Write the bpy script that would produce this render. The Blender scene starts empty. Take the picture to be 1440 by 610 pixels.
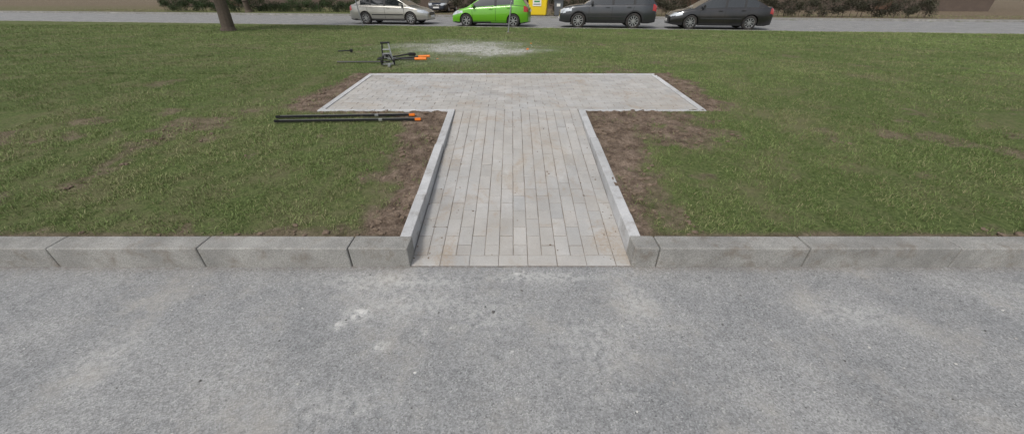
import bpy, bmesh, math, numpy as np
from mathutils import Vector, Matrix
rng = np.random.default_rng(7)
S = bpy.context.scene
COL = S.collection
TILT = 0.16   # the far street runs slightly oblique to the path

# ---------------------------------------------------------------- helpers
def h2(ix, iy, seed):
    n = (ix.astype(np.int64)*374761393 + iy.astype(np.int64)*668265263 + seed*982451653) & 0xffffffff
    n = ((n ^ (n >> 13))*1274126177) & 0xffffffff
    n = n ^ (n >> 16)
    return (n & 0xffff)/65535.0
def vnoise(x, y, seed=0):
    x = np.asarray(x, float); y = np.asarray(y, float)
    ix = np.floor(x); iy = np.floor(y); fx = x-ix; fy = y-iy
    fx = fx*fx*(3-2*fx); fy = fy*fy*(3-2*fy)
    a = h2(ix, iy, seed); b = h2(ix+1, iy, seed); c = h2(ix, iy+1, seed); d = h2(ix+1, iy+1, seed)
    return (a*(1-fx)+b*fx)*(1-fy)+(c*(1-fx)+d*fx)*fy
def fbm(x, y, s, seed=0, o=4):
    t = 0; a = .5; n = 0
    for i in range(o):
        t = t+a*vnoise(np.asarray(x)*s*2**i+17.3*i, np.asarray(y)*s*2**i-9.1*i, seed+i); n += a; a *= .55
    return t/n
def sstep(a, b, x):
    t = np.clip((x-a)/(b-a), 0, 1); return t*t*(3-2*t)

def link(ob, parent=None):
    COL.objects.link(ob)
    if parent: ob.parent = parent
    return ob
def np_mesh(name, V, F, mat, colors=None, smooth=False, attrs=None):
    me = bpy.data.meshes.new(name)
    if not isinstance(F, (list, tuple)): F = [F]
    me.vertices.add(len(V)); me.vertices.foreach_set('co', np.ascontiguousarray(V, dtype=np.float32).ravel())
    nl = sum(f.size for f in F); npoly = sum(len(f) for f in F)
    me.loops.add(nl); me.polygons.add(npoly)
    me.loops.foreach_set('vertex_index', np.concatenate([f.ravel() for f in F]).astype(np.int32))
    st = []; o = 0
    for f in F:
        k = f.shape[1]; st.append(o+np.arange(len(f))*k); o += f.size
    me.polygons.foreach_set('loop_start', np.concatenate(st).astype(np.int32))
    me.update(calc_edges=True); me.validate()
    if colors is not None:
        at = me.color_attributes.new('Col', 'FLOAT_COLOR', 'POINT')
        c = np.ones((len(V), 4), np.float32); c[:, :3] = colors; at.data.foreach_set('color', c.ravel())
    if attrs:
        for k, a in attrs.items():
            at = me.attributes.new(k, 'FLOAT', 'POINT'); at.data.foreach_set('value', np.asarray(a, np.float32).ravel())
    me.polygons.foreach_set('use_smooth', np.full(npoly, smooth))
    me.materials.append(mat)
    return me
def empty(name, loc=(0, 0, 0), yaw=0):
    e = bpy.data.objects.new(name, None); COL.objects.link(e); e.location = loc; e.rotation_euler = (0, 0, yaw)
    e.empty_display_size = .2
    return e

class G:
    def __init__(s, name):
        s.m = bpy.data.materials.new(name); s.m.use_nodes = True; s.nt = s.m.node_tree; s.N = s.nt.nodes; s.L = s.nt.links
        s.b = s.N['Principled BSDF']; s.geo = s.N.new('ShaderNodeNewGeometry'); s.pos = s.geo.outputs['Position']
    def plug(s, v, inp):
        if isinstance(v, bpy.types.NodeSocket): s.L.new(v, inp)
        elif v is not None:
            if isinstance(v, (tuple, list)) and len(v) == 3 and inp.type == 'RGBA': v = (*v, 1)
            inp.default_value = v
    def obj(s):
        t = s.N.new('ShaderNodeTexCoord'); s.pos = t.outputs['Object']
    def noise(s, scale, detail=4, rough=.55, out='Fac', vec=None, dist=0):
        n = s.N.new('ShaderNodeTexNoise'); n.inputs['Scale'].default_value = scale; n.inputs['Detail'].default_value = detail
        n.inputs['Roughness'].default_value = rough; n.inputs['Distortion'].default_value = dist
        s.L.new(vec or s.pos, n.inputs['Vector']); return n.outputs[out]
    def voro(s, scale, feature='F1', out='Distance'):
        n = s.N.new('ShaderNodeTexVoronoi'); n.feature = feature; n.inputs['Scale'].default_value = scale
        s.L.new(s.pos, n.inputs['Vector']); return n.outputs[out]
    def ramp(s, v, a, b, lo=0., hi=1.):
        n = s.N.new('ShaderNodeMapRange'); n.interpolation_type = 'SMOOTHSTEP'
        s.plug(v, n.inputs['Value']); n.inputs['From Min'].default_value = a; n.inputs['From Max'].default_value = b
        n.inputs['To Min'].default_value = lo; n.inputs['To Max'].default_value = hi; return n.outputs['Result']
    def math(s, op, a, b=None):
        n = s.N.new('ShaderNodeMath'); n.operation = op; s.plug(a, n.inputs[0])
        if b is not None: s.plug(b, n.inputs[1])
        return n.outputs[0]
    def mix(s, f, a, b, mode='MIX'):
        n = s.N.new('ShaderNodeMix'); n.data_type = 'RGBA'; n.blend_type = mode
        ia = [i for i in n.inputs if i.name == 'A' and i.type == 'RGBA'][0]; ib = [i for i in n.inputs if i.name == 'B' and i.type == 'RGBA'][0]
        s.plug(f, n.inputs[0]); s.plug(a, ia); s.plug(b, ib)
        return [o for o in n.outputs if o.type == 'RGBA'][0]
    def attr(s, name, out='Fac'):
        n = s.N.new('ShaderNodeAttribute'); n.attribute_name = name; return n.outputs[out]
    def gray(s, v):
        n = s.N.new('ShaderNodeCombineColor')
        for i in range(3): s.L.new(v, n.inputs[i])
        return n.outputs[0]
    def bump(s, hgt, strength=.4, dist=.01):
        n = s.N.new('ShaderNodeBump'); n.inputs['Strength'].default_value = strength; n.inputs['Distance'].default_value = dist
        s.L.new(hgt, n.inputs['Height']); s.L.new(n.outputs[0], s.b.inputs['Normal'])
    def set(s, color=None, rough=None, metal=None, coat=None, spec=None):
        if color is not None: s.plug(color, s.b.inputs['Base Color'])
        if rough is not None: s.plug(rough, s.b.inputs['Roughness'])
        if metal is not None: s.plug(metal, s.b.inputs['Metallic'])
        if coat is not None: s.plug(coat, s.b.inputs['Coat Weight']); s.b.inputs['Coat Roughness'].default_value = .06
        if spec is not None: s.plug(spec, s.b.inputs['Specular IOR Level'])
        return s.m
def simple(name, c, rough=.6, metal=0., coat=None, var=.15, scale=8, dirt=0):
    g = G(name); g.obj()
    n = g.noise(scale, 4)
    col = g.mix(n, tuple(x*(1-var) for x in c), tuple(min(1, x*(1+var)) for x in c))
    if dirt:
        col = g.mix(g.math('MULTIPLY', g.ramp(g.noise(scale*.6, 5), .4, .75), dirt), col, (.16, .12, .09))
    return g.set(col, rough, metal, coat)

# ---------------------------------------------------------------- materials
def asphalt(name, lo, hi, dust):
    g = G(name)
    big = g.ramp(g.noise(1.6, 7, .68), .30, .70)
    base = g.mix(big, lo, hi)
    vc = g.voro(150, out='Color'); sep = g.N.new('ShaderNodeSeparateColor'); g.L.new(vc, sep.inputs[0])
    stone = g.gray(g.ramp(sep.outputs[0], 0, 1, .72, 1.30))
    base = g.mix(.75, base, stone, 'MULTIPLY')
    fine = g.gray(g.ramp(g.noise(330, 3, .7), .3, .7, .78, 1.24))
    base = g.mix(.7, base, fine, 'MULTIPLY')
    med = g.gray(g.ramp(g.noise(26, 6, .75), .3, .7, .86, 1.14))
    base = g.mix(.8, base, med, 'MULTIPLY')
    bright = g.math('MULTIPLY', g.ramp(sep.outputs[1], .95, .99), .45)
    base = g.mix(bright, base, (.55, .54, .51))
    dark = g.math('MULTIPLY', g.ramp(sep.outputs[2], .93, .99), .5)
    base = g.mix(dark, base, (.07, .07, .07))
    d1 = g.math('MULTIPLY', g.ramp(g.noise(2.0, 9, .74), .48, .70), .5)
    base = g.mix(d1, base, (.40, .375, .335))
    if dust:
        dn = g.math('MULTIPLY', g.attr('dust'), g.ramp(g.noise(24, 7, .75), .40, .58))
        base = g.mix(dn, base, (.64, .63, .60))
        so = g.math('MULTIPLY', g.attr('soil'), g.ramp(g.noise(30, 5, .7), .3, .6))
        base = g.mix(so, base, (.14, .11, .085))
    cr = g.ramp(g.voro(150), 0.0, .55)
    g.bump(g.math('ADD', cr, g.math('MULTIPLY', g.noise(330, 2), .8)), .45, .003)
    return g.set(base, .9, spec=.25)
M_ASPH = asphalt('asphalt_worn', (.225, .229, .231), (.31, .31, .304), True)
M_ROAD2 = asphalt('asphalt_street', (.20, .20, .20), (.27, .27, .265), False)

g = G('concrete_paver')
c = g.attr('Col', 'Color')
c = g.mix(.8, c, g.gray(g.ramp(g.noise(190, 3, .7), .25, .75, .78, 1.18)), 'MULTIPLY')
c = g.mix(.8, c, g.gray(g.ramp(g.noise(3.5, 6, .65), .3, .7, .86, 1.12)), 'MULTIPLY')
sand = g.math('MULTIPLY', g.ramp(g.noise(1.5, 9, .76, dist=1.0), .50, .65), g.ramp(g.noise(38, 6, .75), .30, .64, .15, .8))
c = g.mix(sand, c, (.335, .268, .200))
film = g.math('MULTIPLY', g.ramp(g.noise(.8, 5, .6), .35, .6), .35)
c = g.mix(film, c, (.41, .375, .325))
wh = g.math('MULTIPLY', g.ramp(g.noise(3.7, 8, .75), .56, .72), .55)
c = g.mix(wh, c, (.53, .52, .50))
spk = g.ramp(g.noise(75, 5, .78), .65, .75); c = g.mix(g.math('MULTIPLY', spk, .65), c, (.17, .135, .10))
g.bump(g.noise(240, 4, .7), .35, .003)
M_BRICK = g.set(c, .9, spec=.2)
g = G('joint_sand')
c = g.mix(g.ramp(g.noise(5, 7, .7), .35, .65), (.17, .145, .12), (.34, .31, .27)); g.bump(g.noise(200, 3), .6, .004)
M_SAND = g.set(c, .95, spec=.1)

def concrete(name, lo, hi, agg, stain=.5):
    g = G(name)
    c = g.mix(g.ramp(g.noise(3.2, 6, .65), .3, .7), lo, hi)
    c = g.mix(agg, c, g.gray(g.ramp(g.noise(150, 4, .75), .28, .72, .55, 1.35)), 'MULTIPLY')
    st = g.math('MULTIPLY', g.ramp(g.noise(7, 7, .74), .50, .70), stain)
    c = g.mix(st, c, (.17, .14, .11))
    pit = g.ramp(g.voro(90), .0, .18)
    c = g.mix(g.math('MULTIPLY', g.math('SUBTRACT', 1.0, pit), .5), c, (.12, .11, .10))
    c = g.mix(1.0, c, g.attr('Col', 'Color'), 'MULTIPLY')
    g.bump(g.math('ADD', g.noise(150, 4, .75), g.math('MULTIPLY', pit, .5)), .5, .004)
    return g.set(c, .9, spec=.2)
M_KERB = concrete('kerb_concrete_weathered', (.235, .232, .22), (.35, .345, .325), .8, .6)
M_EDGE = concrete('edging_concrete_new', (.43, .435, .44), (.53, .535, .54), .35, .45)

g = G('lawn_and_soil')
soil = g.mix(g.ramp(g.noise(7, 9, .75), .3, .7), (.085, .060, .044), (.28, .215, .165))
soil = g.mix(.75, soil, g.gray(g.ramp(g.noise(60, 5, .75), .3, .7, .5, 1.4)), 'MULTIPLY')
gr = g.mix(g.ramp(g.noise(35, 6, .7), .3, .7), (.060, .088, .028), (.150, .185, .068))
gr = g.mix(g.math('MULTIPLY', g.ramp(g.noise(1.7, 8, .72), .42, .66), .6), gr, (.19, .165, .10))
c = g.mix(g.attr('soil'), gr, soil)
dd = g.math('MULTIPLY', g.attr('dust'), g.ramp(g.noise(9, 9, .78), .34, .56))
c = g.mix(dd, c, (.54, .53, .50))
g.bump(g.math('ADD', g.noise(30, 8, .75), g.noise(110, 4, .7)), .8, .02)
M_GROUND = g.set(c, .95, spec=.1)

g = G('grass_blades')
c = g.attr('Col', 'Color')
M_GRASS = g.set(c, .6, spec=.2)
g = G('soil_clod_earth')
c = g.mix(g.noise(25, 6, .7), (.09, .065, .048), (.26, .20, .15)); g.bump(g.noise(120, 4, .7), .6, .006)
M_CLOD = g.set(c, .95, spec=.1)
g = G('pebble_stone'); c = g.attr('Col', 'Color'); c = g.mix(.5, c, g.gray(g.ramp(g.noise(180, 3), .3, .7, .7, 1.3)), 'MULTIPLY')
M_PEB = g.set(c, .9)

# ---------------------------------------------------------------- heights / masks
PX0, PX1 = -0.70, 0.82
def z_path(y): return np.where(y < 4.5, (y-1.94)/2.56*.35, .35+(y-4.5)*.035)
def z_land(x, y):
    edge = 21.2
    z1 = .14+(y-2.08)/(4.5-2.08)*.205
    z2 = .345+(y-4.5)*.035
    z3 = .415-(y-6.5)/(edge-TILT*x-6.5)*.385
    return np.where(y < 4.5, z1, np.where(y < 6.5, z2, z3))
def soil_mask(x, y):
    n = fbm(x, y, 2.2, 11)-.5; n2 = fbm(x, y, 9, 23)-.5
    w = n*.6+n2*.5
    d = PX0-.09-x
    wid = .25+.20*np.clip((y-2.1)/1.6, 0, 1.4)
    left = (1-sstep(wid-.10, wid+.16, d+w*.7))*(x < 0)
    d = x-(PX1+.09)
    wid = .10+.22*np.clip((y-2.1)/1.2, 0, 1.2)
    right = (1-sstep(wid-.08, wid+.14, d+w*.5))*(x > 0)
    right2 = sstep(3.30, 3.75, y+w*1.4)*(x > 0)*(1-sstep(1.9, 2.6, x+w*1.6))
    hole = sstep(.04, .14, fbm(x, y, 2.6, 77)-.50)*.85*(y < 4.1)
    left2 = sstep(4.26, 4.42, y+w*.5)*(x < 0)*(1-sstep(1.9, 2.6, -x+w*2))*.85
    bare = sstep(.62, .72, fbm(x, y, 2.4, 141))*.7
    bed = np.clip(np.maximum.reduce([left, right, np.clip(right2-hole, 0, 1), left2, bare]), 0, 1)*(y < 4.62)*(y > 2.0)
    dx = np.maximum(np.abs(x)-2.42, 0); dy = np.maximum(y-6.5, 0)
    dist = np.hypot(dx, dy)
    land = (1-sstep(.04, .22, dist+w*.6))*(y > 4.5)
    side = (1-sstep(.28, .55, dx+w*.8))*(y > 4.5)*(y < 6.6)
    kerb = (1-sstep(.02, .09, y-2.08+w*.1))*(y < 2.3)*.8
    patch = sstep(.68, .80, fbm(x, y, 1.1, 41))*.55*(y > 4.5)
    far = .85*(y+TILT*x > 32.2)  # verge beyond the street: brown earth, with its shade put into the darker colour
    return np.clip(np.maximum.reduce([bed, land, side, kerb, patch, far]), 0, 1)
def dust_mask(x, y):
    wx = x+(fbm(x, y, .9, 201)-.5)*2.2; wy = y+(fbm(x, y, .9, 202)-.5)*2.6
    e = np.exp(-(((wx+1.35)/1.2)**2+((wy-11.0)/1.7)**2))
    e2 = .5*np.exp(-(((wx+.3)/1.0)**2+((wy-10.2)/.6)**2))
    return np.clip(1.35*(e+e2)*(.2+1.3*fbm(x, y, 2.4, 5)), 0, 1)

# ---------------------------------------------------------------- ground sheet
xs = np.unique(np.round(np.concatenate([np.arange(-2.8, 2.8, .025), np.arange(-7, 7, .07), np.arange(-30, 30.1, .5), np.arange(-400, 401, 40)]), 4))
ys = np.unique(np.round(np.concatenate([np.arange(-60, 1.9, 8), [1.90, 2.03, 2.05], np.arange(2.05, 6.8, .025), np.arange(6.8, 14, .07), np.arange(14, 34, .25), np.arange(34, 500, 25)]), 4))
X, Y = np.meshgrid(xs, ys)
Z = z_land(X, Y)
sm = soil_mask(X, Y)
Z = Z+(fbm(X, Y, 6, 3)-.5)*.03*sm+(fbm(X, Y, 22, 9, 3)-.5)*.035*sm+(fbm(X, Y, .7, 31)-.5)*.05*sstep(6.6, 8, Y)
Z = np.where(Y < 2.04, -.06, Z)
U = Y+TILT*X
Z = np.where((U > 21.2), -.05, Z)
Z = np.where(U > 30.2, .02, Z)
inpath = (X > PX0-.045) & (X < PX1+.045) & (Y < 4.55) & (Y >= 2.04)
inland = (np.abs(X) < 2.37) & (Y > 4.53) & (Y < 6.47)
Z = np.where(inpath | inland, z_path(Y)-.07, Z)
nx, ny = len(xs), len(ys)
idx = np.arange(nx*ny).reshape(ny, nx)
F = np.stack([idx[:-1, :-1], idx[:-1, 1:], idx[1:, 1:], idx[1:, :-1]], -1).reshape(-1, 4)
me = np_mesh('ground', np.stack([X, Y, Z], -1).reshape(-1, 3), F, M_GROUND, smooth=True,
             attrs={'soil': sm.ravel(), 'dust': dust_mask(X, Y).ravel()})
link(bpy.data.objects.new('ground', me))

xs = np.unique(np.round(np.concatenate([np.arange(-3, 3, .015), np.arange(-60, 61, 3)]), 4))
ys = np.unique(np.round(np.concatenate([np.arange(.5, 1.94, .015), [1.942], np.arange(-30, .5, 2)]), 4))
X, Y = np.meshgrid(xs, ys)
D = np.zeros_like(X)
for (cx, cy, rx, ry, a) in [(-.70, 1.276, .035, .025, 1), (-.484, 1.38, .016, .035, 1), (-.9, 1.51, .07, .06, 1), (-.98, 1.42, .04, .03, .9), (.035, 1.86, .03, .015, 1),
                            (0, 1.25, .015, .022, .9), (-.35, 1.4, .03, .01, .8), (-.45, 1.75, .02, .01, .6), (.55, 1.0, .04, .02, .35), (-.8, 1.78, .5, .10, .45), (.2, 1.83, .5, .06, .42),
                            (-.15, 1.5, .25, .2, .3), (.4, 1.3, .3, .25, .28), (-.6, 1.6, .4, .15, .35), (.75, 1.6, .12, .2, .36), (-.75, .95, .3, .1, .3), (2.0, 1.5, .3, .1, .3), (-2.1, 1.2, .2, .2, .3)]:
    D = np.maximum(D, a*np.exp(-((X-cx)/rx)**2-((Y-cy)/ry)**2))
SO = np.exp(-((Y-1.942)/.014)**2)*.95
SO = np.maximum(SO, .45*np.exp(-((Y-1.94)/.05)**2)*((X < PX0) | (X > PX1)))
nx, ny = len(xs), len(ys); idx = np.arange(nx*ny).reshape(ny, nx)
F = np.stack([idx[:-1, :-1], idx[:-1, 1:], idx[1:, 1:], idx[1:, :-1]], -1).reshape(-1, 4)
Zr = (fbm(X, Y, 1.2, 3)-.5)*.008
me = np_mesh('road', np.stack([X, Y, Zr], -1).reshape(-1, 3), F, M_ASPH, smooth=True, attrs={'dust': D.ravel(), 'soil': SO.ravel()})
link(bpy.data.objects.new('road', me))

def strip(name, u0, u1, z, mat, x0=-90, x1=90):
    n = 40; xx = np.linspace(x0, x1, n)
    V = np.concatenate([np.stack([xx, u0-TILT*xx, np.full(n, z)], -1), np.stack([xx, u1-TILT*xx, np.full(n, z)], -1)])
    i = np.arange(n-1); F = np.stack([i, i+1, i+1+n, i+n], -1)
    me = np_mesh(name, V, F, mat); return link(bpy.data.objects.new(name, me))
strip('street', 21.15, 30.25, .0, M_ROAD2)
M_FOOT = simple('footway_paving', (.20, .19, .175), .9, scale=3)
strip('footway', 30.45, 32.3, .045, M_FOOT)

# ---------------------------------------------------------------- pavers
BV, BF, BC = [], [], []
def brick(x0, x1, y0, y1, gap=.0022):
    j = rng.normal(0, .0008, 4)
    x0 += gap+j[0]; x1 -= gap+j[1]; y0 += gap+j[2]; y1 -= gap+j[3]
    if x1-x0 < .02 or y1-y0 < .02: return
    dz = rng.normal(0, .0010); tx = rng.normal(0, .006); ty = rng.normal(0, .006)
    cx, cy = (x0+x1)/2, (y0+y1)/2
    def zz(x, y): return float(z_path(np.array(y)))+dz+tx*(x-cx)+ty*(y-cy)
    b = len(BV)
    ch = .003
    q = [(x0, y0), (x1, y0), (x1, y1), (x0, y1)]
    qi = [(x0+ch, y0+ch), (x1-ch, y0+ch), (x1-ch, y1-ch), (x0+ch, y1-ch)]
    for x, y in q: BV.append((x, y, zz(x, y)-.045))
    for x, y in q: BV.append((x, y, zz(x, y)-.0025))
    for x, y in qi: BV.append((x, y, zz(x, y)))
    for i in range(4):
        k = (i+1) % 4
        BF.append((b+i, b+k, b+4+k, b+4+i)); BF.append((b+4+i, b+4+k, b+8+k, b+8+i))
    BF.append((b+8, b+9, b+10, b+11))
    v = .405*(1+rng.normal(0, .042)); w = rng.normal(0, .003)
    if rng.random() < .10: v *= .93
    BC.extend([(v*1.01+w, v*.99, v*.955-w)]*12)
x = PX0
while x < PX1-.01:
    brick(x, min(x+.2027, PX1), 1.944, 2.045); x += .2027
cw = (PX1-PX0)/15
for i in range(15):
    y = 2.045-(.1 if i % 2 else 0)
    while y < 4.50:
        a = max(y, 2.045); b_ = min(y+.2015, 4.5)
        if b_-a > .025: brick(PX0+i*cw, PX0+(i+1)*cw, a, b_)
        y += .2015
r = 0; y = 4.5
while y < 6.42:
    x0, x1 = (PX0, PX1) if y < 4.56 else (-2.33, 2.33)
    x = x0-(.1 if r % 2 else 0)
    while x < x1:
        a = max(x, x0); b_ = min(x+.2025, x1)
        if b_-a > .02: brick(a, b_, y, min(y+.1, 6.42))
        x += .2025
    y += .1 if y > 4.55 else .08; r += 1
par = empty('paved_path')
me = np_mesh('paving_bricks', np.array(BV), np.array(BF), M_BRICK, colors=np.array(BC)); link(bpy.data.objects.new('paving_bricks', me), par)
def sheet(name, x0, x1, ya, yb, off, mat, parent):
    V = np.array([(x0, ya, z_path(np.array(ya))+off), (x1, ya, z_path(np.array(ya))+off), (x1, yb, z_path(np.array(yb))+off), (x0, yb, z_path(np.array(yb))+off)], float)
    me = np_mesh(name, V, np.array([[0, 1, 2, 3]]), mat); link(bpy.data.objects.new(name, me), parent)
sheet('joint_sand_ramp', PX0, PX1, 1.946, 4.4999, -.0050, M_SAND, par)
sheet('joint_sand_landing', -2.34, 2.34, 4.5001, 6.43, -.0036, M_SAND, par)

# ---------------------------------------------------------------- kerbs
def hexa(bm, P, bev, col, seg=2):
    b2 = bmesh.new()
    vs = [b2.verts.new(p) for p in P]
    for f in [(3, 2, 1, 0), (4, 5, 6, 7), (0, 1, 5, 4), (1, 2, 6, 5), (2, 3, 7, 6), (3, 0, 4, 7)]: b2.faces.new([vs[i] for i in f])
    bmesh.ops.bevel(b2, geom=b2.edges[:], offset=bev, segments=seg, profile=.5, affect='EDGES')
    lay = b2.verts.layers.float_color.new('Col')
    for v in b2.verts: v[lay] = (*col, 1)
    t = bpy.data.meshes.new('t'); b2.to_mesh(t); b2.free(); bm.from_mesh(t); bpy.data.meshes.remove(t)
def kerbmesh(name, hexes, mat, bev, parent=None):
    bm = bmesh.new(); bm.verts.layers.float_color.new('Col')
    for P in hexes:
        s = 1+rng.normal(0, .05); hexa(bm, P, bev, (s, s*.995, s*.985))
    me = bpy.data.meshes.new(name); bm.to_mesh(me); bm.free(); me.materials.append(mat)
    return link(bpy.data.objects.new(name, me), parent)
def box8(x0, x1, y0, y1, zb, zt, j=.0):
    a = rng.normal(0, j, 3) if j else (0, 0, 0)
    return [(x0, y0+a[0], zb), (x1, y0+a[0], zb), (x1, y1+a[0], zb), (x0, y1+a[0], zb), (x0, y0+a[0], zt+a[1]), (x1, y0+a[0], zt+a[2]), (x1, y1+a[0], zt+a[2]), (x0, y1+a[0], zt+a[1])]
def front(sgn, start, firstlen):
    H = []; x = start; l = firstlen
    while abs(x) < 45:
        x2 = x+sgn*(l-.006)
        H.append(box8(min(x, x2), max(x, x2), 1.93, 2.078, -.1, .158, .0022)); x += sgn*l; l = 1.0
    return H
kerbmesh('road_kerb', front(-1, PX0+.004, .40)+front(1, PX1-.002, .17), M_KERB, .009)
def ztop(y): return .148+(y-2.08)/(4.5-2.08)*.222
def side(x0, x1, cuts):
    H = []
    for a, b in zip(cuts[:-1], cuts[1:]):
        b -= .005; j = rng.normal(0, .0025, 3)
        H.append([(x0+j[0], a, ztop(a)-.24), (x1+j[0], a, ztop(a)-.24), (x1+j[1], b, ztop(b)-.24), (x0+j[1], b, ztop(b)-.24),
                  (x0+j[0], a, ztop(a)+j[2]), (x1+j[0], a, ztop(a)+j[2]), (x1+j[1], b, ztop(b)+j[2]), (x0+j[1], b, ztop(b)+j[2])])
    return H
EW = .082
kerbmesh('path_edging', side(PX0-EW, PX0-.002, [2.082, 2.62, 3.55, 4.497]), M_EDGE, .006)
kerbmesh('path_edging', side(PX1+.002, PX1+EW, [2.082, 2.34, 2.75, 3.70, 4.497]), M_EDGE, .006)
H = []
def zl(y): return float(z_path(np.array(y)))+.006
def flat(x0, x1, y0, y1):
    za, zb_ = zl(y0), zl(y1)
    H.append([(x0, y0, za-.2), (x1, y0, za-.2), (x1, y1, zb_-.2), (x0, y1, zb_-.2), (x0, y0, za), (x1, y0, za), (x1, y1, zb_), (x0, y1, zb_)])
for a, b in [(-2.41, -1.70), (-1.70, PX0-EW-.004+.08), (PX1+EW-.08+.004, 1.8), (1.8, 2.41)]: flat(a, b-.005, 4.50, 4.556)
for a, b in [(4.56, 5.4), (5.4, 6.42)]:
    flat(-2.41, -2.335, a, b-.005); flat(2.335, 2.41, a, b-.005)
x = -2.41
while x < 2.4:
    flat(x, min(x+.99, 2.41)-.005, 6.422, 6.50); x += .99
kerbmesh('landing_edging', H, M_EDGE, .005)
Hh = []
x = -60
while x < 60:
    p = [(x, 21.06-TILT*x), (x+.99, 21.06-TILT*(x+.99)), (x+.99, 21.18-TILT*(x+.99)), (x, 21.18-TILT*x)]
    Hh.append([(a, b, -.1) for a, b in p]+[(a, b, .055) for a, b in p])
    p = [(a, b+9.15) for a, b in p]
    Hh.append([(a, b, -.1) for a, b in p]+[(a, b, .10) for a, b in p])
    x += 1.0
kerbmesh('street_kerb', Hh, M_KERB, .008)

# ---------------------------------------------------------------- grass
def blades(name, x, y, L, W, z=None, tri=False, dry=0.0, flat=False):
    n = len(x)
    if z is None: z = z_land(x, y)+(fbm(x, y, .7, 31)-.5)*.05*sstep(6.6, 8, y)
    a = rng.uniform(0, 2*np.pi, n); lean = rng.uniform(.15, 1.2, n)*L
    if flat: lean = L*1.0
    la = a+rng.normal(0, .8, n)
    dx, dy = np.cos(a)*W/2, np.sin(a)*W/2
    lx, ly = -np.sin(la)*lean, np.cos(la)*lean
    hh = L*rng.uniform(.5, 1.0, n) if not flat else np.full(n, .002)
    base = np.stack([x, y, z-.004 if not flat else z+.001], -1)
    e = np.stack([dx, dy, np.zeros(n)], -1)
    top = base+np.stack([lx, ly, hh], -1)
    patch = fbm(x, y, .9, 61); p2 = fbm(x, y, 6, 67); p3 = fbm(x, y, .45, 91)
    g1 = np.array([.128, .190, .055]); g2 = np.array([.232, .300, .105]); yl = np.array([.36, .325, .18])
    t = np.clip(rng.normal(.45, .25, n)+(p2-.5)*1.6+(p3-.5)*.9, 0, 1)[:, None]
    c = g1*(1-t)+g2*t
    dr = np.clip((rng.random(n) < (.12+dry+np.clip((patch-.48)*2.2, 0, .45))).astype(float)*rng.uniform(.3, 1, n), 0, 1)[:, None]
    c = c*(1-dr)+yl*dr
    c = c*rng.uniform(.75, 1.2, n)[:, None]*(.82+.36*p3[:, None])
    dm = (dust_mask(x, y)*.9)[:, None]*(rng.random(n)[:, None] < .8)
    c = c*(1-dm)+np.array([.47, .47, .43])*dm
    if tri:
        V = np.stack([base-e, base+e, top], 1).reshape(-1, 3); F = np.arange(3*n).reshape(-1, 3)
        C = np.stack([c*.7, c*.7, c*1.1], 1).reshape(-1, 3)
        me = np_mesh(name, V, F, M_GRASS, colors=C)
    else:
        mid = base+np.stack([lx*.35, ly*.35, hh*.62], -1)
        V = np.stack([base-e, base+e, mid+e*.75, mid-e*.75, top], 1).reshape(-1, 3)
        i = np.arange(n)*5
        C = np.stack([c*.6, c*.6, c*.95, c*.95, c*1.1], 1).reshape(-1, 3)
        me = np_mesh(name, V, [np.stack([i, i+1, i+2, i+3], -1), np.stack([i+3, i+2, i+4], -1)], M_GRASS, colors=C)
    return link(bpy.data.objects.new(name, me), LAWN)
LAWN = empty('grass')
def keep(x, y, bias=0.):
    m = soil_mask(x, y); clump = fbm(x, y, 5, 51); c2 = fbm(x, y, 16, 53)
    pr = np.clip((1-m)*1.15-.03, 0.0, 1)*np.clip(.15+bias+2.2*(clump-.32)+1.5*(c2-.5), 0, 1)
    pr = np.maximum(pr, .14*(m > .5)*sstep(.50, .62, clump))*(1-.55*dust_mask(x, y))
    return (rng.random(len(x)) < pr) & ((y+TILT*x) < 21.05)
n = 250000
x = rng.uniform(-5.6, 5.6, n); y = rng.uniform(2.10, 4.49, n)
k = ((x < PX0-EW-.01) | (x > PX1+EW+.01)) & (np.abs(x) < 1.55*y+1.0); x, y = x[k], y[k]; k = keep(x, y); x, y = x[k], y[k]
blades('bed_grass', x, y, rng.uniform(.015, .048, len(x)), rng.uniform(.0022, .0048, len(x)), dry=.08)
n = 150000
x = rng.uniform(-11, 11, n); y = rng.uniform(4.49, 6.55, n)
k = ((x < -2.42) | (x > 2.42)) & (np.abs(x) < 1.6*y+1); x, y = x[k], y[k]; k = keep(x, y, .1); x, y = x[k], y[k]
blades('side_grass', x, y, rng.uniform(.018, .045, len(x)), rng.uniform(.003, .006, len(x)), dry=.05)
n = 600000
y = 6.51+15.5*rng.random(n)**1.25; x = rng.uniform(-1, 1, n)*(1.55*y+1)
k = keep(x, y, .2); x, y = x[k], y[k]
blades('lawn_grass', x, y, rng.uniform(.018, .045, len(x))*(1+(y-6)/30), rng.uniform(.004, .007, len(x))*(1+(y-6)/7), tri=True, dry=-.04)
n = 14000
x = rng.uniform(-45, 45, n); y = rng.uniform(32.4, 38, n)-TILT*x
blades('verge_grass', x, y, rng.uniform(.05, .09, n), rng.uniform(.02, .03, n), z=np.full(n, .02), tri=True, dry=.3)
n = 300
x = np.concatenate([rng.uniform(PX0+.02, PX1-.02, 130), rng.uniform(-2.2, 2.2, 170)]); y = np.concatenate([rng.uniform(2.0, 4.5, 130), rng.uniform(4.6, 6.4, 170)])
blades('clippings', x, y, rng.uniform(.01, .035, n), rng.uniform(.0015, .003, n), z=z_path(y)+.001, tri=True, dry=.6, flat=True)

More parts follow.
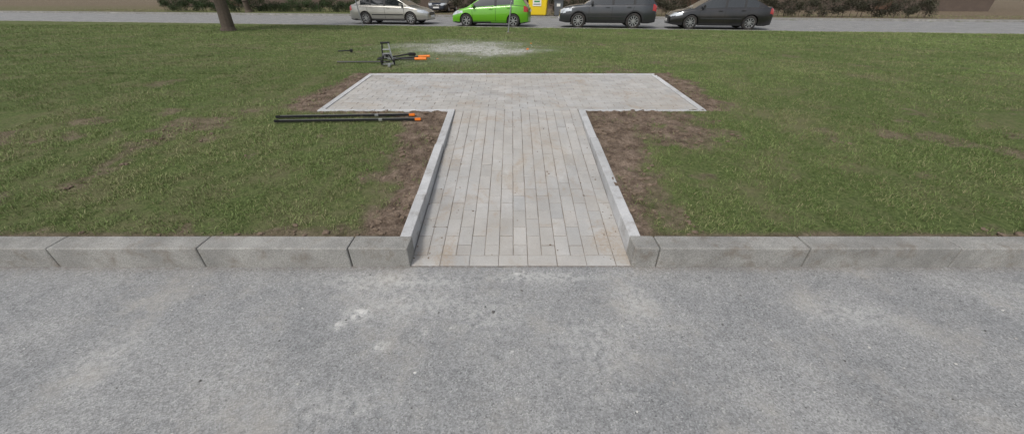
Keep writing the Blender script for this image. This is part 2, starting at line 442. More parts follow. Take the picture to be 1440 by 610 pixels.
# ---------------------------------------------------------------- clods / pebbles
bm = bmesh.new(); bmesh.ops.create_icosphere(bm, subdivisions=2, radius=1)
ICO = np.array([v.co[:] for v in bm.verts]); ICF = np.array([[v.index for v in f.verts] for f in bm.faces]); bm.free()
def lumps(name, x, y, z, r, mat, cols=None, flat=.6, rough=.35):
    n = len(x); k = len(ICO)
    V = np.repeat(ICO[None], n, 0)*(1+rng.normal(0, rough*.45, (n, k, 1)))
    V = V*r[:, None, None]*np.stack([rng.uniform(.8, 1.3, n), rng.uniform(.7, 1.2, n), np.full(n, flat)], -1)[:, None, :]
    V = V+np.stack([x, y, z+r*.25], -1)[:, None, :]
    F = (ICF[None]+np.arange(n)[:, None, None]*k).reshape(-1, 3)
    C = None if cols is None else np.repeat(cols, k, 0)
    me = np_mesh(name, V.reshape(-1, 3), F, mat, colors=C, smooth=False)
    return link(bpy.data.objects.new(name, me))
n = 70000
x = rng.uniform(-4, 4, n); y = rng.uniform(2.1, 7.2, n)
ok = ((y < 4.48) & ((x < PX0-EW-.02) | (x > PX1+EW+.02))) | ((y >= 4.5) & ((np.abs(x) > 2.44) | (y > 6.54)))
x, y = x[ok], y[ok]
m = soil_mask(x, y)*np.clip(fbm(x, y, 4, 88)*2.2-.5, 0, 1)
k = rng.random(len(x)) < m*.36; x, y = x[k], y[k]
r = .003+.020*rng.random(len(x))**4
lumps('soil_clods', x, y, z_land(x, y), r, M_CLOD)
n = 420
x = np.concatenate([rng.normal(-.60, .08, 60), rng.normal(.74, .06, 60), rng.uniform(-.7, .8, 100), rng.uniform(-2.2, 2.2, 200)])
y = np.concatenate([rng.uniform(2.0, 4.4, 220), rng.uniform(4.6, 6.4, 200)])
k = ((y < 4.5) & (x > PX0+.01) & (x < PX1-.01)) | (y > 4.55); x, y = x[k], y[k]
lumps('paver_crumbs', x, y, z_path(y), .0015+.005*rng.random(len(x))**3, M_CLOD)
n = 700
x = rng.uniform(-3, 3, n); y = rng.uniform(.6, 1.92, n)
r = .001+.0055*rng.random(n)**6
v = rng.choice([.12, .3, .55], n, p=[.35, .35, .3])*rng.uniform(.8, 1.2, n)
x = np.append(x, [-.11, .06, -.48]); y = np.append(y, [1.52, 1.70, 1.12]); r = np.append(r, [.010, .007, .006]); v = np.append(v, [.12, .14, .6])
lumps('pebbles', x, y, np.zeros(len(x)), r, M_PEB, cols=np.stack([v, v*.97, v*.92], -1))
n = 160
x = rng.normal(-1.3, .9, n); y = rng.normal(11, 1.3, n); v = rng.uniform(.35, .55, n)
lumps('lime_rubble', x, y, z_land(x, y)+.01, rng.uniform(.004, .014, n), M_PEB, cols=np.stack([v, v*.98, v*.93], -1))

# ---------------------------------------------------------------- generic part builders
def bm_obj(name, bm, mats, parent=None, smooth=False):
    me = bpy.data.meshes.new(name); bmesh.ops.recalc_face_normals(bm, faces=bm.faces[:]); bm.to_mesh(me); bm.free()
    for m in (mats if isinstance(mats, list) else [mats]): me.materials.append(m)
    return link(bpy.data.objects.new(name, me), parent)
def add_box(bm, c, s, rot=None, bev=0, mi=0):
    r = bmesh.ops.create_cube(bm, size=1); vs = r['verts']
    M = Matrix.Translation(c) @ (rot or Matrix.Identity(4)) @ Matrix.Diagonal((*s, 1))
    bmesh.ops.transform(bm, matrix=M, verts=vs)
    fs = list({f for v in vs for f in v.link_faces})
    for f in fs: f.material_index = mi
    if bev:
        es = list({e for v in vs for e in v.link_edges})
        r = bmesh.ops.bevel(bm, geom=es, offset=bev, segments=2, affect='EDGES')
        for f in r['faces']: f.material_index = mi
def add_tube(bm, p, q, r, r2=None, seg=10, mi=0):
    p, q = Vector(p), Vector(q); d = q-p
    res = bmesh.ops.create_cone(bm, cap_ends=True, segments=seg, radius1=r, radius2=r if r2 is None else r2, depth=d.length)
    M = Matrix.Translation((p+q)/2) @ d.to_track_quat('Z', 'Y').to_matrix().to_4x4()
    bmesh.ops.transform(bm, matrix=M, verts=res['verts'])
    for f in {f for v in res['verts'] for f in v.link_faces}: f.material_index = mi
def box_obj(name, c, s, mat, parent, bev=0, rot=None):
    bm = bmesh.new(); add_box(bm, c, s, rot, bev); return bm_obj(name, bm, mat, parent)

# ---------------------------------------------------------------- cars
M_GLASS = simple('car_glass', (.018, .022, .024), .06, 0, 1.0, .3, 3)
M_TYRE = simple('tyre_rubber', (.022, .022, .022), .85, dirt=.3, scale=12)
M_RIM = simple('rim_alloy', (.50, .50, .51), .32, .85, scale=10)
M_PLAST = simple('black_plastic', (.028, .028, .03), .6, scale=10)
M_SEAM = simple('panel_gap', (.008, .008, .008), .8)
M_HEAD = simple('headlamp_lens', (.62, .65, .68), .10, .35, 1.0, .35, 25)
M_TAIL = simple('tail_lamp_lens', (.42, .015, .012), .12, 0, 1.0, .3, 20)
M_PLATE = simple('number_plate', (.75, .75, .74), .4, scale=40)
M_CHROME = simple('chrome_trim', (.6, .6, .6), .15, 1.0)
M_DARK = simple('underbody', (.01, .01, .01), .9)

def wheel(name, cx, cy, R, wid, out, parent, spokes):
    prof = [(R*.66, -.5), (R*.80, -.52), (R*.93, -.46), (R*.99, -.34), (R, 0), (R*.99, .34), (R*.93, .46), (R*.80, .52), (R*.66, .5), (R*.62, .34), (R*.60, 0)]
    bm = bmesh.new(); n = 40
    rings = [[bm.verts.new((math.cos(a)*r, w*wid*out, math.sin(a)*r)) for r, w in prof] for a in np.linspace(0, 2*math.pi, n, endpoint=False)]
    for i in range(n):
        A, B = rings[i], rings[(i+1) % n]
        for j in range(len(prof)-1):
            f = bm.faces.new((A[j], A[j+1], B[j+1], B[j])); f.smooth = True; f.material_index = 0 if j < 8 else 1
    lip = [(R*.66, .50), (R*.62, .50), (R*.60, .36)]
    rings = [[bm.verts.new((math.cos(a)*r, (w+.02)*wid*out, math.sin(a)*r)) for r, w in lip] for a in np.linspace(0, 2*math.pi, n, endpoint=False)]
    for i in range(n):
        A, B = rings[i], rings[(i+1) % n]
        for j in range(2):
            f = bm.faces.new((A[j], A[j+1], B[j+1], B[j])); f.material_index = 1
    add_tube(bm, (0, wid*.10*out, 0), (0, wid*.14*out, 0), R*.62, seg=32, mi=2)
    add_tube(bm, (0, wid*.12*out, 0), (0, wid*.44*out, 0), R*.15, R*.11, 16, 1)
    for s in range(spokes):
        a = 2*math.pi*s/spokes+.3
        rot = Matrix.Rotation(-a, 4, 'Y')
        add_box(bm, rot @ Vector((R*.36, wid*.34*out, 0)), (R*.52, wid*.14, R*(.62/spokes+.04)), rot, .004, 1)
    o = bm_obj(name, bm, [M_TYRE, M_RIM, M_DARK], parent); o.location = (cx, cy, R)
    return o

def car(loc, yaw, P, paint):
    root = empty('parked_car', (loc[0], loc[1], loc[2]), yaw)
    L, W, H, R = P['L'], P['W'], P['H'], P['R']; hl = L/2; xf, xr = P['xf'], P['xr']; zb = P['zb']
    tx, tz = zip(*P['top']); rx, rz = zip(*P['roof'])
    top = lambda x: float(np.interp(x, tx, tz))
    def sm(x, a, b):
        return float(np.mean([np.interp(x+d, a, b) for d in (-.09, -.045, 0, .045, .09)]))
    roof = lambda x: sm(x, rx, rz)
    def hw(x):
        s = max(0, (abs(x)-(hl-.75))/.75); return W/2*(1-.24*s**2.3-.02*(abs(x)/hl)**2)
    GP = [(0, .90), (.12, .955), (.3, .99), (.5, 1.0), (.68, .992), (.85, .975), (.94, .955), (1, .915)]
    def gy(x, z):
        t = (z-zb)/max(.05, top(x)-zb); return hw(x)*float(np.interp(t, *zip(*GP)))
    Ra = R*1.13
    def bot(x):
        b = zb+.05*max(0, (abs(x)-(hl-.3))/.3)
        for c in (xf, xr):
            if abs(x-c) < Ra: b = max(b, R+math.sqrt(Ra*Ra-(x-c)**2))
        return b
    sx = list(np.arange(-hl, hl, .05))+[hl]
    for c in (xf, xr): sx += [c-Ra+.001, c+Ra-.001, c-Ra-.001, c+Ra+.001]
    sx = sorted(set(round(float(a), 4) for a in sx))
    FR = [0, .06, .12, .2, .3, .4, .5, .58, .66, .74, .82, .89, .95, 1.0]
    bm = bmesh.new(); secs = []
    for x in sx:
        b, t = bot(x), top(x)
        pts = []
        for f in FR:
            z = b+(t-b)*f; pts.append((x, gy(x, z), z))
        yt = pts[-1][1]
        for k, f in enumerate((.88, .6, .3, 0)): pts.append((x, yt*f, t+.012+.03*(1-f*f)))
        full = [bm.verts.new(p) for p in pts]+[bm.verts.new((p[0], -p[1], p[2])) for p in pts[-2::-1]]
        secs.append(full)
    hz0, hz1 = P['head']; tz0, tz1 = P['tail']; clad = P.get('clad', zb+.07)
    def region(c, capf=False):
        x, y, z = c; ay = abs(y)
        if hz0 < z < hz1 and x > hl-P.get('hlen', .5) and ay > W*.25 and z > hz0+(hz1-hz0)*.5*min(1, (hl-x)/.5): return 4
        if tz0 < z < tz1 and x < -hl+.22 and ay > W*.30: return 5
        if z < clad: return 2
        for cc in (xf, xr):
            if P.get('arch') and math.hypot(x-cc, z-R) < Ra+.06 and ay > W*.4: return 2
        if capf and x > 0 and P['gr'][0] < z < P['gr'][1] and ay < W*.23: return 2
        return 0
    for A, B in zip(secs[:-1], secs[1:]):
        for j in range(len(A)-1):
            f = bm.faces.new((A[j], B[j], B[j+1], A[j+1])); f.smooth = True; f.material_index = region(f.calc_center_median())
    nc = 12
    for end, A in ((-1, secs[0]), (1, secs[-1])):
        n = len(FR); grid = []
        for j in range(n):
            a, b = A[j], A[-1-j]; row = [a]
            for k in range(1, nc):
                t = k/nc; y = a.co.y*(1-t)+b.co.y*t
                u = 1-abs(2*t-1)**2.2
                row.append(bm.verts.new((a.co.x+end*.09*u*(1-.5*abs(FR[j]-.35)), y, a.co.z+(.03*u if j == n-1 else 0))))
            row.append(b); grid.append(row)
        for j in range(n-1):
            for k in range(nc):
                f = bm.faces.new((grid[j][k], grid[j][k+1], grid[j+1][k+1], grid[j+1][k])); f.smooth = True; f.material_index = region(f.calc_center_median(), True)
        deck = A[n-1:len(A)-n+1]
        f = bm.faces.new(grid[-1]+deck[-2:0:-1]); f.material_index = 0
    bm_obj('body', bm, [paint, M_GLASS, M_PLAST, M_RIM, M_HEAD, M_TAIL], root)
    bm = bmesh.new(); x0, x1 = rx[0], rx[-1]
    sx = sorted(set(np.round(np.concatenate([np.arange(x0, x1, .045), [x1]]+[[p-.001, p+.001] for ab in P['pillars'] for p in ab]), 4)))
    secs = []; SF = [0, .08, .3, .5, .7, .86, .96]
    for x in sx:
        zb0 = top(x)-.015; zr = max(roof(x), zb0+.004); yb = gy(x, top(x))*.985; hh = zr-zb0
        pts = []
        for f in SF: pts.append((x, yb-.30*hh*f**1.15, zb0+hh*f))
        ye = pts[-1][1]
        for f, dz in ((.93, .045*hh), (.8, .055*hh), (.45, .07*hh), (0, .075*hh)): pts.append((x, ye*f, zb0+hh*.96+dz))
        secs.append([bm.verts.new(p) for p in pts]+[bm.verts.new((p[0], -p[1], p[2])) for p in pts[-2::-1]])
    m = len(secs[0])
    for A, B in zip(secs[:-1], secs[1:]):
        for j in range(m-1):
            f = bm.faces.new((A[j], B[j], B[j+1], A[j+1])); f.smooth = True
            jj = min(j, m-2-j); c = f.calc_center_median(); x = c.x
            h_here = roof(x)-top(x); slope = abs(roof(x+.05)-roof(x-.05))/.1
            mi = 0
            if jj < len(SF)-1:
                pil = [i for i, (a, b) in enumerate(P['pillars']) if a < x < b]
                if 1 <= jj < len(SF)-2 and not pil and h_here > .13: mi = 1
                if pil and pil[0] in P.get('bpil', []): mi = 2
            else:
                if slope > .30 and jj >= len(SF) and abs(c.z-top(x)) > .03: mi = 1
            f.material_index = mi
    bm.faces.new(secs[0]); bm.faces.new(secs[-1])
    bm_obj('cabin', bm, [paint, M_GLASS, M_PLAST], root)
    box_obj('underbody', (0, 0, zb+.18), (L*.92, W*.70, .34), M_DARK, root)
    for c in (xf, xr): box_obj('wheel_well', (c, 0, R+.1), (R*2.2, W*.66, R*1.6), M_DARK, root)
    wd = .21
    for i, (c, s) in enumerate([(xf, 1), (xf, -1), (xr, 1), (xr, -1)]): wheel('wheel_%d' % (i+1), c, s*(W/2-.135), R, wd, s, root, P['spokes'])
    bm = bmesh.new()
    def ribbon(pts, w, vertical=True, mi=0, out=.003):
        for s in (1, -1):
            prev = None
            for x, z in pts:
                if vertical: a, b = (x-w/2, s*(gy(x-w/2, z)+out), z), (x+w/2, s*(gy(x+w/2, z)+out), z)
                else: a, b = (x, s*(gy(x, z-w/2)+out), z-w/2), (x, s*(gy(x, z+w/2)+out), z+w/2)
                cur = (bm.verts.new(a), bm.verts.new(b))
                if prev: f = bm.faces.new((prev[0], prev[1], cur[1], cur[0])); f.material_index = mi
                prev = cur
    for xd, sl in P['seams']:
        ribbon([(xd+sl*t, zb+.10+(top(xd)-.03-zb-.10)*t) for t in np.linspace(0, 1, 9)], .014)
    xs_ = [a for a, _ in P['seams']]
    ribbon([(x, zb+.12) for x in np.linspace(min(xs_), max(xs_), 16)], .012, False)
    if P.get('mould'): ribbon([(x, P['mould']) for x in np.linspace(xr+Ra+.05, xf-Ra-.05, 20)], .05, False, 1, .008)
    ribbon([(x, top(x)-.012) for x in np.linspace(max(rx[0]+.1, -hl+.15), rx[-1]-.15, 30)], .020, False, 1, .004)
    for xh in P['handles']:
        for s in (1, -1):
            zh = top(xh)-.12; add_box(bm, (xh, s*(gy(xh, zh)+.015), zh), (.19, .03, .035), None, .008, 2)
    bm_obj('trim', bm, [M_SEAM, M_PLAST, paint], root)
    bm = bmesh.new()
    for s in (1, -1):
        xm = rx[-1]-.42; add_box(bm, (xm, s*(W/2+.07), top(xm)+.09), (.11, .20, .14), None, .03, 0); add_box(bm, (xm, s*(W/2-.03), top(xm)+.03), (.06, .1, .04), None, 0, 1)
    bm_obj('wing_mirrors', bm, [paint, M_PLAST], root)
    bm = bmesh.new()
    add_box(bm, (hl+.085, 0, zb+.22), (.02, .52, .11), None, 0, 0); add_box(bm, (-hl-.085, 0, P['plate_r']), (.02, .52, .11), None, 0, 0)
    add_box(bm, (hl+.08, 0, (P['gr'][0]+P['gr'][1])/2), (.02, W*.44, .02), None, 0, 1)
    bm_obj('plates_and_grille', bm, [M_PLATE, M_CHROME], root)
    if P.get('rails'):
        bm = bmesh.new()
        for s in (1, -1):
            pts = [(x, s*W*.355, roof(x)+.05) for x in np.linspace(-1.7, .35, 8)]
            for a, b in zip(pts[:-1], pts[1:]): add_tube(bm, a, b, .016)
            for x in (-1.7, -.6, .35): add_tube(bm, (x, s*W*.355, roof(x)-.05), (x, s*W*.355, roof(x)+.05), .018)
        bm_obj('roof_rails', bm, M_RIM, root)
    return root

def paintmat(name, c, metal, rough=.32, dirt=.12):
    return simple(name, c, rough, metal, 1.0, .04, 2, dirt)
SUV = dict(L=4.67, W=1.88, H=1.72, R=.36, xf=1.42, xr=-1.28, zb=.26, clad=.42, arch=True, spokes=10, hlen=.55,
           top=[(-2.335, 1.00), (-2.2, 1.08), (0, 1.06), (1.05, 1.05), (1.7, .99), (2.1, .92), (2.335, .80)],
           roof=[(-2.24, 1.08), (-2.02, 1.50), (-1.75, 1.64), (-.9, 1.715), (-.1, 1.72), (.35, 1.66), (1.20, 1.04)],
           pillars=[(-2.3, -1.95), (-1.30, -1.18), (-.28, -.16), (.88, 1.3)], bpil=[1, 2], head=(.66, .90), tail=(.78, 1.08), gr=(.60, .78),
           seams=[(-1.02, -.25), (-.20, 0), (.90, .03)], handles=[-1.0, .02], plate_r=.80, rails=True, mould=.55)
HATCH = dict(L=4.02, W=1.74, H=1.48, R=.315, xf=1.22, xr=-1.29, zb=.18, clad=.25, arch=False, spokes=7, hlen=.62,
             top=[(-2.01, .86), (-1.9, .98), (-1.2, 1.02), (0, .95), (.9, .90), (1.05, .90), (1.6, .80), (1.85, .70), (2.01, .58)],
             roof=[(-1.93, .98), (-1.72, 1.30), (-1.45, 1.42), (-.7, 1.475), (-.05, 1.47), (.35, 1.39), (1.22, .88)],
             pillars=[(-1.95, -1.30), (-.42, -.30), (.88, 1.3)], bpil=[1], head=(.54, .76), tail=(.72, 1.0), gr=(.42, .56),
             seams=[(-1.10, -.15), (-.36, 0), (.86, .03)], handles=[-1.05, -.12], plate_r=.75)
LIFT = dict(L=4.66, W=1.76, H=1.48, R=.32, xf=1.39, xr=-1.31, zb=.19, clad=.26, arch=False, spokes=9, hlen=.5,
            top=[(-2.33, .86), (-2.2, .96), (-1.7, .97), (0, .93), (1.1, .90), (1.25, .90), (1.8, .80), (2.12, .71), (2.33, .58)],
            roof=[(-2.05, .96), (-1.35, 1.30), (-.95, 1.42), (-.3, 1.48), (.15, 1.46), (.5, 1.37), (1.35, .89)],
            pillars=[(-2.1, -1.55), (-1.0, -.9), (-.16, -.05), (1.0, 1.4)], bpil=[1, 2], head=(.56, .74), tail=(.68, .94), gr=(.46, .60),
            seams=[(-1.0, -.2), (-.10, 0), (1.02, .03)], handles=[-.9, .12], plate_r=.76, mould=.50)
yw = -math.atan(TILT)
P_GREY = paintmat('paint_dark_grey', (.045, .050, .056), .5)
P_GREEN = paintmat('paint_lime_green', (.13, .42, .012), .15)
P_SILV = paintmat('paint_champagne_silver', (.42, .41, .37), .6)
P_BLK = paintmat('paint_black', (.012, .012, .014), .3)
P_BLUE = paintmat('paint_dark_blue', (.015, .022, .04), .4)
car((4.88, 21.45, 0), math.pi+yw, SUV, P_GREY)
car((-1.08, 22.35, 0), math.pi+yw, HATCH, P_GREEN)
car((-6.95, 24.3, 0), yw, LIFT, P_SILV)
car((10.25, 20.75, 0), math.pi+yw, LIFT, P_BLK)
car((-6.3, 38.5, .03), -math.pi/2+yw+.05, LIFT, P_BLUE)

# ---------------------------------------------------------------- bins
M_YEL = simple('yellow_plastic', (.78, .56, .01), .4, 0, .3, .06, 3, .12)
M_LABEL = simple('label_print', (.72, .72, .66), .5, var=.2, scale=30)
M_GREY = simple('grey_bin_plastic', (.10, .11, .12), .5, dirt=.2)
b = empty('recycling_container', (1.95, 31.0, .05), yw)
bm = bmesh.new(); add_box(bm, (0, 0, .62), (1.36, 1.1, 1.10), None, .05)
for v in bm.verts:
    k = 1-.08*(v.co.z < .4); v.co.x *= k; v.co.y *= k
bm_obj('body', bm, M_YEL, b)
bm = bmesh.new(); add_box(bm, (0, 0, 1.32), (1.40, 1.14, .28), None, .09); bm_obj('lid', bm, M_YEL, b)
box_obj('label', (-.05, -.553, .85), (.62, .012, .38), M_LABEL, b); box_obj('label_text', (-.05, -.562, .78), (.5, .01, .05), M_GREY, b); box_obj('label_band', (-.05, -.562, .95), (.4, .01, .10), simple('label_green', (.05, .25, .08)), b)
for i, s in enumerate((-.3, .3)):
    bm = bmesh.new(); add_tube(bm, (s, -.585, 1.3), (s, -.56, 1.3), .12, seg=24); bm_obj('throw_hole_%d' % i, bm, M_DARK, b)
for i, (u, v) in enumerate([(-.5, -.4), (.5, -.4), (-.5, .4), (.5, .4)]):
    bm = bmesh.new(); add_tube(bm, (u-.03, v, .05), (u+.03, v, .05), .06, seg=16); bm_obj('foot_%d' % i, bm, M_TYRE, b)
def bin_(x, y, mat):
    b = empty('waste_bin', (x, y, .05), yw)
    bm = bmesh.new(); add_box(bm, (0, 0, .52), (.66, .70, .92), None, .03)
    for v in bm.verts:
        k = 1-.16*(1-min(1, v.co.z/.9)); v.co.x *= k; v.co.y *= k
    bm_obj('body', bm, mat, b)
    bm = bmesh.new(); add_box(bm, (0, 0, 1.02), (.72, .78, .07), None, .025); add_tube(bm, (-.3, .38, 1.0), (.3, .38, 1.0), .02); bm_obj('lid', bm, mat, b)
    box_obj('label', (0, -.352, .72), (.26, .01, .18), M_LABEL, b)
    for i, s in enumerate((-.3, .3)):
        bm = bmesh.new(); add_tube(bm, (s-.03, .28, .1), (s+.03, .28, .1), .1, seg=18); bm_obj('wheel_%d' % i, bm, M_TYRE, b)
bin_(3.45, 30.9, M_GREY)

# ---------------------------------------------------------------- building
M_WALL = simple('render_wall', (.36, .31, .24), .9, scale=2, dirt=.2)
M_PLINTH = simple('plinth_render', (.10, .075, .06), .9, scale=3, dirt=.3)
M_FRAME = simple('white_window_frame', (.7, .7, .68), .5)
M_WIN = simple('window_glass', (.03, .035, .04), .08, 0, .6)
M_DOOR = simple('door_brown', (.09, .05, .03), .6)
B = empty('apartment_building', (0, 46, 0), yw)
def part(name, c, s, m): box_obj(name, c, s, m, B)
part('plinth', (0, 6, .6), (90, 12.1, 1.2), M_PLINTH); part('walls', (0, 6, 7.2), (90, 12, 12), M_WALL)
part('roof', (0, 6, 13.4), (91, 13, .4), M_PLINTH)
bmf, bmg = bmesh.new(), bmesh.new()
for fl in range(4):
    for i in range(28):
        xx = -43+i*3.2; zz = 2.6+fl*2.9
        add_box(bmf, (xx, -.02, zz), (1.7, .12, 1.5)); add_box(bmg, (xx-.4, -.07, zz), (.72, .06, 1.32)); add_box(bmg, (xx+.4, -.07, zz), (.72, .06, 1.32))
bm_obj('window_frames', bmf, M_FRAME, B); bm_obj('window_panes', bmg, M_WIN, B)
bmd = bmesh.new()
for i in range(5): add_box(bmd, (-36+i*17.6+1.6, -.14, 1.2), (1.3, .1, 2.1)); add_box(bmd, (-36+i*17.6+1.6, -.7, 2.5), (2.2, 1.3, .12))
bm_obj('doors', bmd, M_DOOR, B)

# ---------------------------------------------------------------- vegetation
M_BARK = simple('bark', (.10, .078, .06), .95, scale=14, var=.4)
g = G('leaves'); c = g.attr('Col', 'Color'); M_LEAF = g.set(c, .55, spec=.3)
def leafcloud(centres, radii, per, size, base):
    P = []
    for c, r in zip(centres, radii):
        d = rng.normal(size=(per, 3)); d /= np.linalg.norm(d, axis=1)[:, None]
        P.append(np.array(c)+d*(r*rng.random((per, 1))**.45)*np.array([1, 1, .75]))
    P = np.concatenate(P); n = len(P)
    a = rng.normal(size=(n, 3)); a /= np.linalg.norm(a, axis=1)[:, None]; b = np.cross(a, rng.normal(size=(n, 3))); b /= np.linalg.norm(b, axis=1)[:, None]
    s = size*rng.uniform(.6, 1.3, (n, 1))
    V = np.stack([P-a*s, P+b*s*.5, P+a*s, P-b*s*.5], 1).reshape(-1, 3); F = np.arange(4*n).reshape(-1, 4)
    cl = np.repeat(rng.uniform(.6, 1.3, len(centres)), per)*rng.uniform(.7, 1.3, n)
    C = np.repeat(np.array(base)[None]*cl[:, None], 4, 0)
    return V, F, C
def tree(x, y, h, cr, base=(.045, .085, .022), z=0.0):
    T = empty('deciduous_tree', (x, y, z)); bm = bmesh.new()
    tr = h*.024+.04
    pts = [Vector((0, 0, -.1))]
    for i in range(1, 7): pts.append(Vector((rng.normal(0, .05*i), rng.normal(0, .05*i), h*.55*i/6)))
    add_tube(bm, (0, 0, -.1), (0, 0, .25), tr*1.5, tr*1.05, 12)
    for i in range(6): add_tube(bm, pts[i], pts[i+1], tr*(1-.1*i), tr*(1-.1*(i+1)), 12)
    cs, rs = [], []
    for i in range(16):
        a = i*2.4; st = pts[3+i % 4]; en = st+Vector((math.cos(a)*cr*rng.uniform(.4, .95), math.sin(a)*cr*rng.uniform(.4, .95), h*rng.uniform(.05, .42)))
        mid = (st+en)/2+Vector((0, 0, .2)); add_tube(bm, st, mid, tr*.42, tr*.28, 7); add_tube(bm, mid, en, tr*.28, tr*.08, 7)
        cs.append(en[:]); rs.append(cr*rng.uniform(.28, .45)); cs.append(((mid+en)/2)[:]); rs.append(cr*.25)
    bm_obj('trunk', bm, M_BARK, T)
    V, F, C = leafcloud(cs, rs, 520, .075, base)
    link(bpy.data.objects.new('crown', np_mesh('crown', V, F, M_LEAF, colors=C)), T)
tree(-12.2, 17.5, 9, 3.6, z=.05); tree(-9.5, 36.5, 10, 3.4); tree(6.2, 35.2, 9, 3.2); tree(17, 33.8, 10, 3.5); tree(-24, 38, 9, 3.3)
def shrub(x0, x1, u, hgt, dep, base):
    T = empty('hedge', (0, 0, 0)); cs, rs = [], []
    x = x0
    while x < x1:
        for k in range(2):
            cs.append((x, u-TILT*x+rng.normal(0, dep*.25), rng.uniform(.2, hgt*.75))); rs.append(rng.uniform(.35, .55))
        x += .42
    V, F, C = leafcloud(cs, rs, 330, .045, base)
    link(bpy.data.objects.new('foliage', np_mesh('foliage', V, F, M_LEAF, colors=C)), T)
    bm = bmesh.new()
    for i in range(0, len(cs), 2): add_tube(bm, (cs[i][0], cs[i][1], 0), (cs[i][0]+rng.normal(0, .1), cs[i][1], hgt*.7), .025, .01, 6)
    bm_obj('stems', bm, M_BARK, T)
shrub(-34, -8.2, 35.5, 1.2, .5, (.04, .065, .022))
shrub(-4.6, 1.6, 34.0, 1.5, .6, (.050, .048, .026))
shrub(3.2, 30, 34.2, 1.5, .6, (.048, .048, .028))

# ---------------------------------------------------------------- posts
M_STEEL = simple('galvanised_steel', (.34, .35, .36), .45, .7, dirt=.2)
def post(x, y, lean, h=2.3):
    p = empty('metal_post', (x, y, float(z_land(np.array(x), np.array(y))) if y < 21 else 0))
    bm = bmesh.new(); add_tube(bm, (0, 0, -.1), (lean, 0, h), .026, seg=14); add_tube(bm, (0, 0, -.02), (0.002, 0, .03), .05, seg=14); bm_obj('pole', bm, M_STEEL, p)
    bm = bmesh.new(); add_tube(bm, (lean, 0, h-.01), (lean*1.01, 0, h+.03), .032, .02, 14); bm_obj('cap', bm, M_PLAST, p)
post(-.17, 17.2, .28); post(-7.75, 21.3, -.25, 2.2)

# ---------------------------------------------------------------- tools
M_BLKT = simple('black_tool_metal', (.02, .02, .022), .4, .3)
M_ORNG = simple('orange_plastic', (.85, .22, .02), .45, 0, .2)
M_ALU = simple('aluminium', (.50, .51, .52), .3, .8)
def gz(x, y): return float(z_land(np.array(float(x)), np.array(float(y))))
for (xa, ya, xb, yb) in [(-2.75, 4.24, -1.16, 4.31), (-2.7, 4.11, -1.06, 4.17)]:
    t = empty('screed_rail', (0, 0, 0)); bm = bmesh.new()
    a = Vector((xa, ya, gz(xa, ya)+.03)); b_ = Vector((xb, yb, gz(xb, yb)+.03)); d = (b_-a)
    R_ = d.to_track_quat('X', 'Z').to_matrix().to_4x4()
    add_box(bm, (a+b_)/2, (d.length, .018, .026), R_, .004, 0)
    add_box(bm, (a+b_)/2+Vector((0, 0, .014)), (d.length*.96, .006, .005), R_, 0, 2)
    add_box(bm, b_-d*.02, (.075, .026, .030), R_, .006, 1); add_box(bm, a, (.05, .026, .030), R_, .006, 0)
    add_box(bm, a+d*.72, (.05, .024, .029), R_, .005, 2)
    bm_obj('rail', bm, [M_BLKT, M_ORNG, M_ALU], t)
x0, y0 = -2.37, 7.45; z0 = gz(x0, y0)+.015
t = empty('slab_lifter', (x0, y0, z0), .25); bm = bmesh.new()
add_box(bm, (0, 0, .02), (.26, .05, .03), None, .006, 2); add_box(bm, (.02, -.12, .015), (.05, .28, .025), None, .006, 2)
for s in (-1, 1):
    add_tube(bm, (s*.10, 0, .02), (s*.055, .03, .38), .013, seg=10, mi=2 if s > 0 else 0)
    add_tube(bm, (s*.12, -.02, .02), (s*.04, -.1, .2), .010, seg=10, mi=0)
    add_box(bm, (s*.115, 0, .05), (.03, .09, .09), None, .008, 0)
add_tube(bm, (-.085, .03, .385), (.085, .03, .385), .017, seg=12, mi=0)
add_tube(bm, (-.075, .02, .27), (.075, .02, .27), .010, seg=10, mi=2)
add_box(bm, (0, -.01, .17), (.15, .04, .09), None, .01, 2); add_box(bm, (0, -.035, .17), (.06, .02, .05), None, .006, 0)
bm_obj('frame', bm, [M_BLKT, M_ORNG, M_ALU], t)
x0, y0 = -2.2, 8.15; z0 = gz(x0, y0)+.045
t = empty('bolt_cutter', (x0, y0, z0), -.02); bm = bmesh.new()
for s in (-1, 1):
    add_tube(bm, (-.25, s*.05, 0), (.30, s*.16, .02), .016, seg=10, mi=0); add_tube(bm, (.22, s*.145, .02), (.46, s*.17, .025), .026, seg=12, mi=1)
    add_tube(bm, (-.25, s*.05, 0), (-.42, -s*.03, .01), .022, .018, 10, 0); add_box(bm, (-.50, -s*.035, .01), (.16, .05, .03), Matrix.Rotation(s*.25, 4, 'Z'), .008, 0)
add_box(bm, (-.30, 0, .0), (.16, .12, .035), None, .01, 2)
add_tube(bm, (-.52, -.25, .02), (.10, -.05, .10), .015, seg=10, mi=0)
add_box(bm, (.14, -.04, .09), (.16, .07, .06), None, .015, 0)
bm_obj('cutter', bm, [M_BLKT, M_ORNG, M_ALU], t)
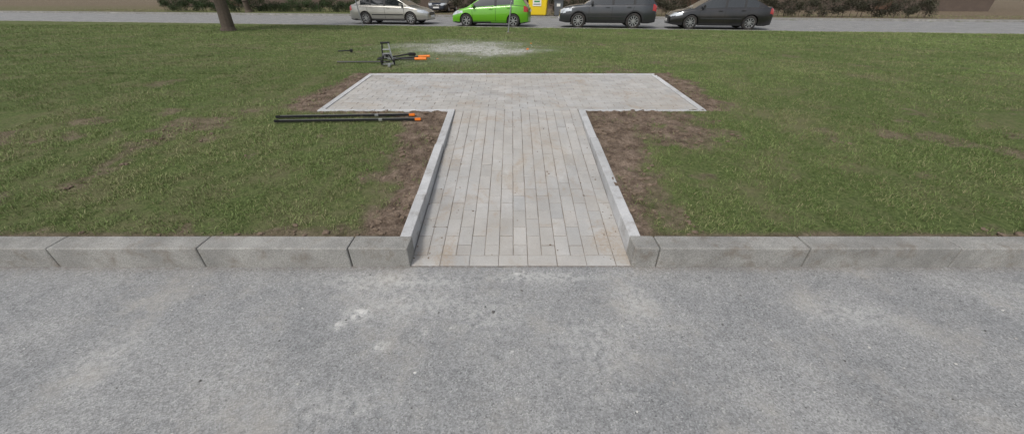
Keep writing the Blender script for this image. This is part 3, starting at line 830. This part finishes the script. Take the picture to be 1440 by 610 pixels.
t = empty('steel_bar', (-3.1, 7.7, gz(-3.1, 7.7)+.04), .02); bm = bmesh.new(); add_tube(bm, (-.35, 0, 0), (.62, 0, 0), .014, seg=10); add_box(bm, (.65, 0, 0), (.09, .04, .02), None, .006); bm_obj('bar', bm, M_BLKT, t)
t = empty('mallet', (-3.95, 9.6, gz(-3.95, 9.6)+.05), .3); bm = bmesh.new(); add_tube(bm, (-.25, 0, 0), (.05, 0, 0), .014); add_tube(bm, (.05, -.07, 0), (.05, .07, 0), .035, seg=16); bm_obj('head_and_handle', bm, M_BLKT, t)
lumps('orange_scraps', np.array([.40, .55, -1.6]), np.array([10.1, 11.6, 8.4]), gz(.4, 10)+np.array([.03, 0, .04]), np.array([.03, .022, .03]), M_ORNG)

# ---------------------------------------------------------------- light and camera
w = bpy.data.worlds.new('World'); S.world = w; w.use_nodes = True; nt = w.node_tree
bg = nt.nodes['Background']; sky = nt.nodes.new('ShaderNodeTexSky'); sky.sky_type = 'NISHITA'; sky.sun_disc = False
EL, AZ = math.radians(52), math.radians(215)
sky.sun_elevation = EL; sky.sun_rotation = AZ; sky.dust_density = 3; sky.air_density = 1
hs = nt.nodes.new('ShaderNodeHueSaturation'); hs.inputs['Saturation'].default_value = .35
nt.links.new(sky.outputs[0], hs.inputs['Color']); nt.links.new(hs.outputs[0], bg.inputs['Color']); bg.inputs['Strength'].default_value = .15
sun = bpy.data.lights.new('sun', 'SUN'); sun.energy = 1.5; sun.angle = math.radians(12); sun.color = (1, .96, .9)
so = bpy.data.objects.new('sun', sun); COL.objects.link(so)
dirv = Vector((math.sin(AZ)*math.cos(EL), math.cos(AZ)*math.cos(EL), math.sin(EL)))
so.rotation_euler = dirv.to_track_quat('Z', 'Y').to_euler(); so.location = dirv*30

cam = bpy.data.cameras.new('camera'); co = bpy.data.objects.new('camera', cam); COL.objects.link(co)
cam.sensor_fit = 'HORIZONTAL'; cam.sensor_width = 36; cam.lens = 36*510/1440; cam.clip_end = 1500; cam.clip_start = .05
co.location = (0, 0, 1.6); co.rotation_euler = (math.radians(90-31.8), 0, 0)
S.camera = co
S.view_settings.view_transform = 'Standard'; S.view_settings.look = 'None'; S.view_settings.exposure = 0
